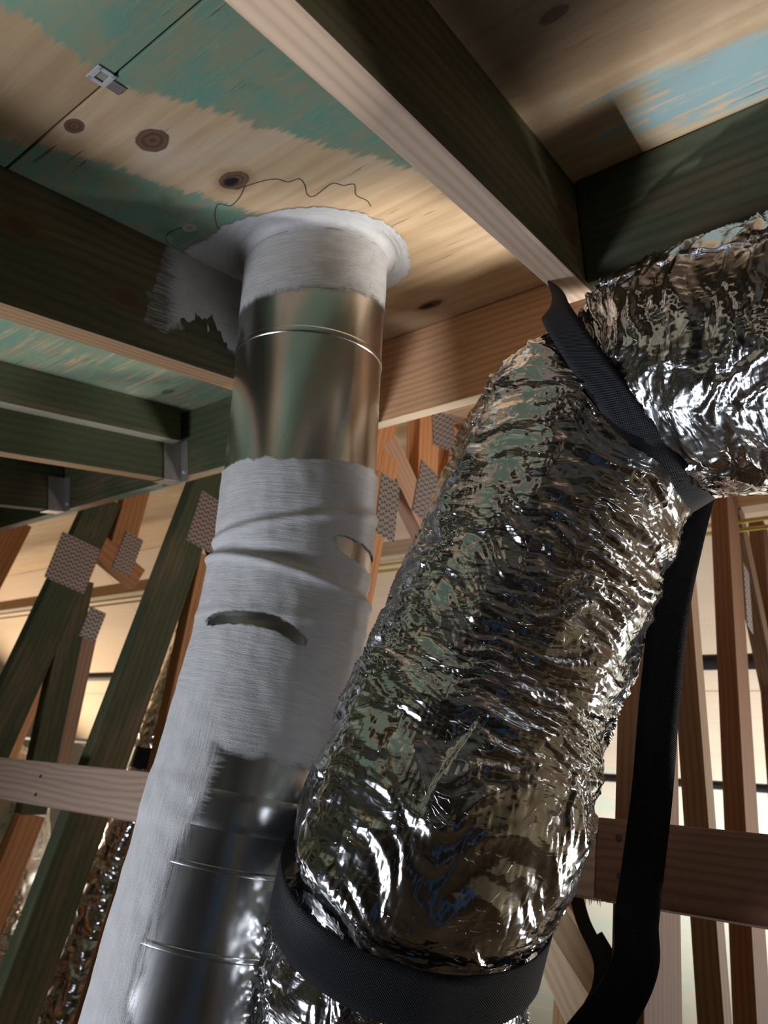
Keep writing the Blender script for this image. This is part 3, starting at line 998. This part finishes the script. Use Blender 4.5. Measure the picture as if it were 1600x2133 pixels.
def duct_ring(sc, degs, off=0.004, tilt=0.0):
    i = int(np.argmin(np.abs(DS - sc)))
    m_ = Drr.shape[1]
    prof_ = Drr[max(i - 14, 0):i + 15, :].max(0)
    ker = np.ones(61) / 61
    prof_ = np.convolve(np.concatenate([prof_[-60:], prof_, prof_[:60]]), ker, 'same')[60:-60]
    out = []
    offs = off if isinstance(off, list) else [off] * len(degs)
    for dg, off_ in zip(degs, offs):
        a = math.radians(dg)
        jj = int(round((a % (2 * math.pi)) / (2 * math.pi) * m_)) % m_
        out.append(DC[i] + (prof_[jj] + off_) * (math.cos(a) * DE[i] + math.sin(a) * DF[i]))
    return np.array(out), DT[i]


# which way round is 'outer top'? find the ring angle whose point is highest and leftmost
ib = int(np.argmin(np.abs(DS - s_bend)))
cand = np.arange(0, 360, 2)
score = [(math.cos(math.radians(a)) * DE[ib] + math.sin(math.radians(a)) * DF[ib]) @ np.array([-0.7, 0.0, 0.7]) for a in cand]
a_top = cand[int(np.argmax(score))]
front = (math.cos(math.radians(a_top + 90)) * DE[ib] + math.sin(math.radians(a_top + 90)) * DF[ib]) @ np.array([0, -1.0, 0])
sgn = 1 if front > 0 else -1
degs = [a_top + sgn * d for d in range(52, 262, 7)]
ringp, ax = duct_ring(s_bend, degs, [0.003 + 0.022 * min(1.0, max(0.0, (abs(d - a_top) - 95) / 85)) * (1.0 if abs(d - a_top) < 185 else max(0.0, 1 - (abs(d - a_top) - 185) / 50)) for d in degs])
up_pts = [np.array([-0.3155, 0.6, 0.0])]
pa = ex_ * -0.3145 + e1_ * 0.855 + nn_ * 0.54
pb = ex_ * -0.3145 + e1_ * 0.850 + nn_ * 0.44
pts = [pa, pb] + list(ringp)
wds = [e1_, e1_] + [ax] * len(ringp)
pts = [np.array(p, float) for p in pts]
C_, W_ = smooth_path(pts, wds, 260)
st = strap_mesh('hanging_strap', C_, W_, 0.035, M['webbing'])
tag(st, 'black webbing strap from the rafter end slung round the upper bend of the foil duct', 'strap')
pts, wds = [], []
pts += [np.array(p) for p in ((-0.178, 0.760, 0.52), (-0.192, 0.745, 0.437), (-0.210, 0.748, 0.352), (-0.230, 0.777, 0.257), (-0.249, 0.813, 0.164), (-0.264, 0.828, 0.080),
                              (-0.268, 0.826, 0.040), (-0.268, 0.826, 0.006), (-0.284, 0.828, -0.030), (-0.314, 0.834, -0.066), (-0.348, 0.850, -0.104), (-0.38, 0.87, -0.17))]
wds += [np.array([0.80, 0.56, 0.19])] * 6 + [np.array([0.80, 0.56, 0.10])] + [np.array([0.82, 0.5, -0.1])] + [np.array([0.75, 0.5, -0.45])] * 4
pts = [np.array(p, float) for p in pts]
C_, W_ = smooth_path(pts, wds, 420)
st = strap_mesh('hanging_strap', C_, W_, 0.044, M['webbing'])
tag(st, 'long black webbing strap hanging down in front of the rail at the right', 'strap')

# sling under the lower bend of the duct
i2 = int(np.argmin(np.abs(DS - s_sling)))
score = [(math.cos(math.radians(a)) * DE[i2] + math.sin(math.radians(a)) * DF[i2]) @ np.array([0.1, -0.9, -0.5]) for a in cand]
a_fr = cand[int(np.argmax(score))]
ringp, ax = duct_ring(s_sling, [a_fr + d for d in range(-180, 181, 8)], 0.0035)
ringp[-1] = ringp[0]
C_, W_ = smooth_path(list(ringp), [ax] * len(ringp), 260)
sl = strap_mesh('sling_strap', C_, W_, 0.050, M['webbing'])
tag(sl, 'black webbing sling looped round the lower bend of the foil duct', 'strap')

# ------------------------------------------------------------------ bracing rail
rl2 = timber('bracing_rail', (-6.0, 0.919, 0.1035), (-0.3415, 0.919, 0.1035), (0, 0, 1), T, 0.0885, M['rail'])
tag(rl2, 'long grey-brown bracing rail crossing behind the pipe at the left', 'rail')
rl = timber('bracing_rail', (-0.3408, 0.919, 0.1035), (1.6, 0.919, 0.1035), (0, 0, 1), T, 0.0885, M['rail_shaded'])
tag(rl, 'red-brown bracing rail, darkened by painted shade, crossing behind the foil duct and the hanging strap', 'rail')
for (nx_, nz_) in ((-0.314, 0.127), (-0.312, 0.086), (-1.601, 0.116), (-1.591, 0.078)):
    bm = bmesh.new()
    bmesh.ops.create_cone(bm, cap_ends=True, segments=8, radius1=0.004, radius2=0.0035, depth=0.002)
    link('nail_head', bm_mesh(bm, 'nail_head'), M['slot'], rl if nx_ > -0.34 else rl2, Matrix.Translation((nx_, 0.8992, nz_ + ZC)) @ Matrix.Rotation(math.pi / 2, 4, 'X'))
splv, splf = [], []
for kk in range(9):                                        # torn splinters at the lower corner of the joint
    x0 = -0.341 + (kk - 4) * 0.0016
    ln = 0.004 + 0.009 * random.random()
    b0 = len(splv)
    splv += [(x0 - 0.0007, 0.8998, 0.0595 + ZC), (x0 + 0.0007, 0.8998, 0.0595 + ZC), (x0 + 0.0007, 0.9012, 0.0595 + ZC), (x0 + 0.003 * (random.random() - 0.4), 0.9, 0.0595 - ln + ZC)]
    splf += [(b0, b0 + 1, b0 + 3), (b0 + 1, b0 + 2, b0 + 3), (b0 + 2, b0, b0 + 3), (b0, b0 + 2, b0 + 1)]
sp_ = mesh_obj('torn_splinters', splv, splf, M['pink'], rl)
sp_['kind'] = 'stuff'


# ------------------------------------------------------------------ trusses behind
def plate(parent, X, c, ux, w, h, name='nail_plate'):
    """toothed nail plate on the +X face of a truss; c = (Y, Z) centre, ux = (Y, Z) direction of its length"""
    a = Vector((0, ux[0], ux[1])).normalized()
    b = Vector((1, 0, 0)).cross(a)
    o = Vector((X + 0.0008, c[0], c[1] + ZC))
    m = Matrix(((a.x, b.x, 1, o.x), (a.y, b.y, 0, o.y), (a.z, b.z, 0, o.z), (0, 0, 0, 1)))
    p = link(name, bm_mesh(box_bm(w, h, 0.0014, 0.0004), name), M['zinc'], parent, m)
    vs, fs = [], []
    nx, ny = max(int(w / 0.0135), 3), max(int(h / 0.0085), 3)
    for i in range(nx):
        for j in range(ny):
            xx = (i + 0.5) / nx * w - w / 2
            y0 = (j + 0.5) / ny * h - h / 2
            sx, sy = w / nx * 0.17, h / ny * 0.36
            kx = (j % 2) * w / nx * 0.30
            bse = len(vs)
            vs += [(xx - sx + kx, y0 - sy, 0.0010), (xx + sx + kx, y0 - sy, 0.0010), (xx + sx + kx, y0 + sy, 0.0010), (xx - sx + kx, y0 + sy, 0.0010)]
            fs.append((bse, bse + 1, bse + 2, bse + 3))
    tm = mesh_obj('tooth_slots', vs, fs, M['slot'], p, m)
    tm['kind'] = 'stuff'
    return p


def truss(label, X, members, plates):
    """X = the face towards the camera; members = (name, (Y,Z), (Y,Z), in-plane width, material)"""
    t = empty('roof_truss', (X - T / 2, members[0][1][0], members[0][1][1] + ZC))
    tag(t, label, 'truss', 'roof trusses')
    for kk, (nm, a, b, wd, mt) in enumerate(members):
        d = Vector((0, b[0] - a[0], b[1] - a[1])).normalized()
        wide = Vector((1, 0, 0)).cross(d)
        dx = 0.0004 * kk
        timber(nm, (X - T / 2 - dx, a[0], a[1]), (X - T / 2 - dx, b[0], b[1]), wide, T, wd, M[mt], t)
    for (c, ux, w, h) in plates:
        plate(t, X, c, ux, w, h)
    return t


def deck_z(Y, w=0.40):
    return (w + Y * SP) / CP


truss('truss of brown uprights right of the foil duct', -0.30,
      [('web', (1.04, -1.45), (1.02, 0.98), 0.15, 'brown'), ('web', (1.45, -0.6), (1.14, 0.98), 0.050, 'brown_tan'), ('web', (1.60, -0.9), (1.60, 1.12), 0.12, 'brown'),
       ('web', (2.05, -1.2), (2.05, 1.2), 0.089, 'brown'), ('web', (1.70, 1.05), (2.6, 0.1), 0.07, 'brown_tan'), ('bottom_chord', (0.5, -1.45), (6.0, -1.45), 0.089, 'brown_tan')],
      [((1.70, 0.80), (0, 1), 0.16, 0.06)])
truss('orange truss between the pipe and the foil duct, with toothed nail plates', -0.90,
      [('web', (1.105, -1.45), (1.02, 0.90), 0.060, 'orange'), ('web', (1.19, 0.86), (1.13, 1.10), 0.089, 'orange'), ('web', (1.0, 0.93), (1.25, 0.80), 0.075, 'pink'),
       ('web', (0.99, 0.84), (0.99, 1.02), 0.06, 'orange'), ('web', (1.28, 0.80), (1.28, 1.15), 0.07, 'orange'), ('web', (1.30, 1.14), (1.6, 1.3), 0.1, 'orange'), ('bottom_chord', (0.5, -1.45), (6.0, -1.45), 0.089, 'tan'),
       ('web', (1.45, 0.75), (1.45, 1.2), 0.089, 'orange')],
      [((1.045, 0.775), (0.15, -1), 0.145, 0.072), ((1.172, 0.892), (0.02, -1), 0.145, 0.078), ((1.20, 1.10), (0.4, -1), 0.10, 0.11)])
truss('truss left of the pipe with a tall green upright and an orange web', -1.50,
      [('web', (0.990, -1.45), (0.985, 0.98), 0.10, 'green'), ('web', (1.175, 0.10), (1.075, 0.74), 0.085, 'orange'), ('web', (1.10, 0.80), (1.02, 0.98), 0.10, 'orange'),
       ('web', (1.22, -1.45), (1.175, 0.10), 0.085, 'orange'), ('web', (1.09, 0.74), (1.50, 1.15), 0.075, 'orange'), ('bottom_chord', (0.5, -1.45), (6.0, -1.45), 0.089, 'tan')],
      [((1.03, 0.82), (0.05, -1), 0.150, 0.118)])
truss('dark green truss at the far left with forked uprights', -2.02,
      [('web', (0.955, -1.45), (0.985, 0.98), 0.105, 'green'), ('web', (1.16, 0.05), (1.02, 0.70), 0.075, 'green'), ('web', (0.99, 0.83), (1.20, 0.79), 0.075, 'orange'),
       ('web', (1.10, 0.86), (1.07, 1.10), 0.085, 'orange'), ('web', (1.20, 0.10), (1.10, 0.60), 0.055, 'pink'), ('web', (1.16, -1.45), (1.16, 0.05), 0.075, 'orange'), ('bottom_chord', (0.5, -1.45), (6.0, -1.45), 0.089, 'tan')],
      [((0.968, 0.733), (0.05, -1), 0.150, 0.135), ((1.125, 0.845), (0.02, -1), 0.135, 0.07), ((1.105, 0.59), (0.02, -1), 0.095, 0.058)])
truss('orange truss glimpsed beyond the far left edge', -2.62,
      [('web', (0.97, -1.45), (1.0, 1.0), 0.10, 'orange'), ('web', (1.35, -1.45), (1.30, 1.15), 0.089, 'orange'), ('bottom_chord', (0.5, -1.45), (6.0, -1.45), 0.089, 'tan')],
      [((0.99, 0.62), (0.05, -1), 0.130, 0.10)])

# ------------------------------------------------------------------ long strongback and cables under the far deck
sb = timber('strongback', (-6.0, 1.72, 1.085), (2.2, 1.72, 1.085), (0, 0, 1), T, 0.060, M['pale'])
tag(sb, 'pale horizontal board running along behind the trusses', 'board')
cb = tube('cable', [(-6.0, 1.69, 1.03), (-3.0, 1.69, 1.02), (-1.3, 1.69, 1.015), (-0.4, 1.69, 1.005), (2.0, 1.69, 1.02)], 0.0055, M['cable'], n=120)
tag(cb, 'upper yellow cable strung along the pale horizontal board', 'cable')
cb = tube('cable', [(-6.0, 1.68, 0.985), (-3.0, 1.68, 0.99), (-1.3, 1.68, 0.985), (-0.4, 1.68, 0.975), (2.0, 1.68, 0.98)], 0.0055, M['cable'], n=120)
tag(cb, 'lower yellow cable strung below the pale horizontal board', 'cable')

# dark straps and pipes crossing in the background
for (a, b, rr, lab) in (((-6.0, 2.4, 0.92), (2.4, 2.4, 0.90), 0.026, 'thick black conduit crossing behind the right-hand uprights'),
                        ((-6.0, 3.0, 0.66), (2.4, 3.0, 0.64), 0.016, 'thin black conduit crossing low behind the uprights')):
    o = tube('conduit', [a, ((a[0] + b[0]) / 2, a[1], a[2] - 0.01), b], rr, M['black'], n=40, seg=14)
    tag(o, lab, 'conduit')

# braces at the lower right
br = timber('brace', (-0.70, 1.30, 0.20), (-0.22, 1.30, -0.30), (0.7, 0, 0.7), 0.03, 0.045, M['pale'])
tag(br, 'pale diagonal brace crossing behind the rail at the lower right', 'brace')
br = timber('brace', (-0.66, 1.42, 0.06), (-0.30, 1.42, -0.42), (0.7, 0, 0.7), 0.03, 0.06, M['pale'])
tag(br, 'wide pale diagonal brace at the bottom right of the duct', 'brace')
pst = timber('post', (-0.61, 1.5, -1.5), (-0.61, 1.5, 0.4), (0, 1, 0), 0.035, 0.05, M['tan'])
tag(pst, 'thin upright post behind the diagonal braces', 'post')
C_, W_ = smooth_path([(-0.505, 1.25, 0.085), (-0.485, 1.24, 0.045), (-0.455, 1.235, 0.0), (-0.455, 1.235, -0.04), (-0.478, 1.24, -0.085), (-0.475, 1.24, -0.12)], [(1, 0.3, 0)] * 6, 80)
tag(strap_mesh('loose_strap', C_, W_, 0.022, M['webbing']), 'curled loose black strap end behind the rail at the lower right', 'strap')
C_, W_ = smooth_path([(-0.470, 1.25, 0.03), (-0.42, 1.25, -0.03), (-0.36, 1.25, -0.10)], [(0.6, 0.3, 0.6)] * 3, 40)
tag(strap_mesh('loose_strap', C_, W_, 0.026, M['webbing']), 'straight black strap lying along the pale diagonal brace', 'strap')

bd_ = link('drywall_board', bm_mesh(box_bm(0.50, 0.013, 1.30, 0.002), 'drywall_board'), M['white_board'], None, Matrix.Translation((-2.55, 1.80, 0.652)) @ Matrix.Rotation(math.radians(6), 4, 'X'))
tag(bd_, 'cream drywall board standing low behind the trusses at the left', 'board')
# flexible ducts far behind on the left
for (pts, rr, lab, sd) in (([(-1.93, 1.45, 0.75), (-1.95, 1.46, 0.45), (-1.97, 1.48, 0.18), (-2.02, 1.50, -0.1), (-2.0, 1.5, -0.55)], 0.085, 'slim silver foil duct standing behind the orange web left of the pipe', 11.0),
                           ([(-4.3, 1.5, 0.05), (-3.7, 1.45, 0.20), (-3.2, 1.42, 0.22), (-2.75, 1.42, 0.16), (-2.5, 1.45, -0.15), (-2.45, 1.45, -0.5)], 0.11, 'silver foil duct low at the left edge behind the rail', 23.0)):
    e_ = empty('flexible_duct', (pts[-1][0], pts[-1][1], pts[-1][2] + ZC))
    tag(e_, lab, 'duct')
    o, FC, FS, FT, FE, FF, Fr = foil_duct('foil_jacket', pts, rr, 220, 120, M['foil_far'], e_, (), sd, 0.8)
    if sd < 20:
        ii = 80
        q = np.linspace(0, 2 * math.pi, 60)
        Cb = FC[ii] + (rr + 0.008) * (np.cos(q)[:, None] * FE[ii] + np.sin(q)[:, None] * FF[ii])
        strap_mesh('band', Cb, np.repeat(FT[ii][None, :], 60, 0), 0.06, M['webbing'], e_)

tag(slab('wall_right', 3.4, 3.45, -5.0, 8.6, 0.0, 3.3, M['white_board'], None, Matrix.Identity(4)), None, None, None, 'structure')
# added unseen blue sheet in place of clothing; gives the lower pipe its blue reflection
tp = []
for i in range(40):
    for j in range(24):
        a = i / 39
        tp.append((0.34 + a * 0.20 + 0.01 * math.sin(j * 1.3), -0.42 + 0.22 * a + 0.03 * math.sin(a * 14 + j * 0.15), 0.0 + j / 23 * 1.30))
blue_sheet = mesh_obj('blue_reflection_sheet', tp, grid_faces(40, 24, False).tolist(), M['blue'], None, None, True)
md = blue_sheet.modifiers.new('thickness', 'SOLIDIFY'); md.thickness = 0.003
tag(blue_sheet, 'added blue sheet standing in for blue clothing reflected in the bare lower pipe', 'tarpaulin')
wl = tag(slab('wall_left', -9.05, -9.0, -5.0, 8.6, 0.0, 3.3, M['white_board'], None, Matrix.Identity(4)), None, None, None, 'structure')
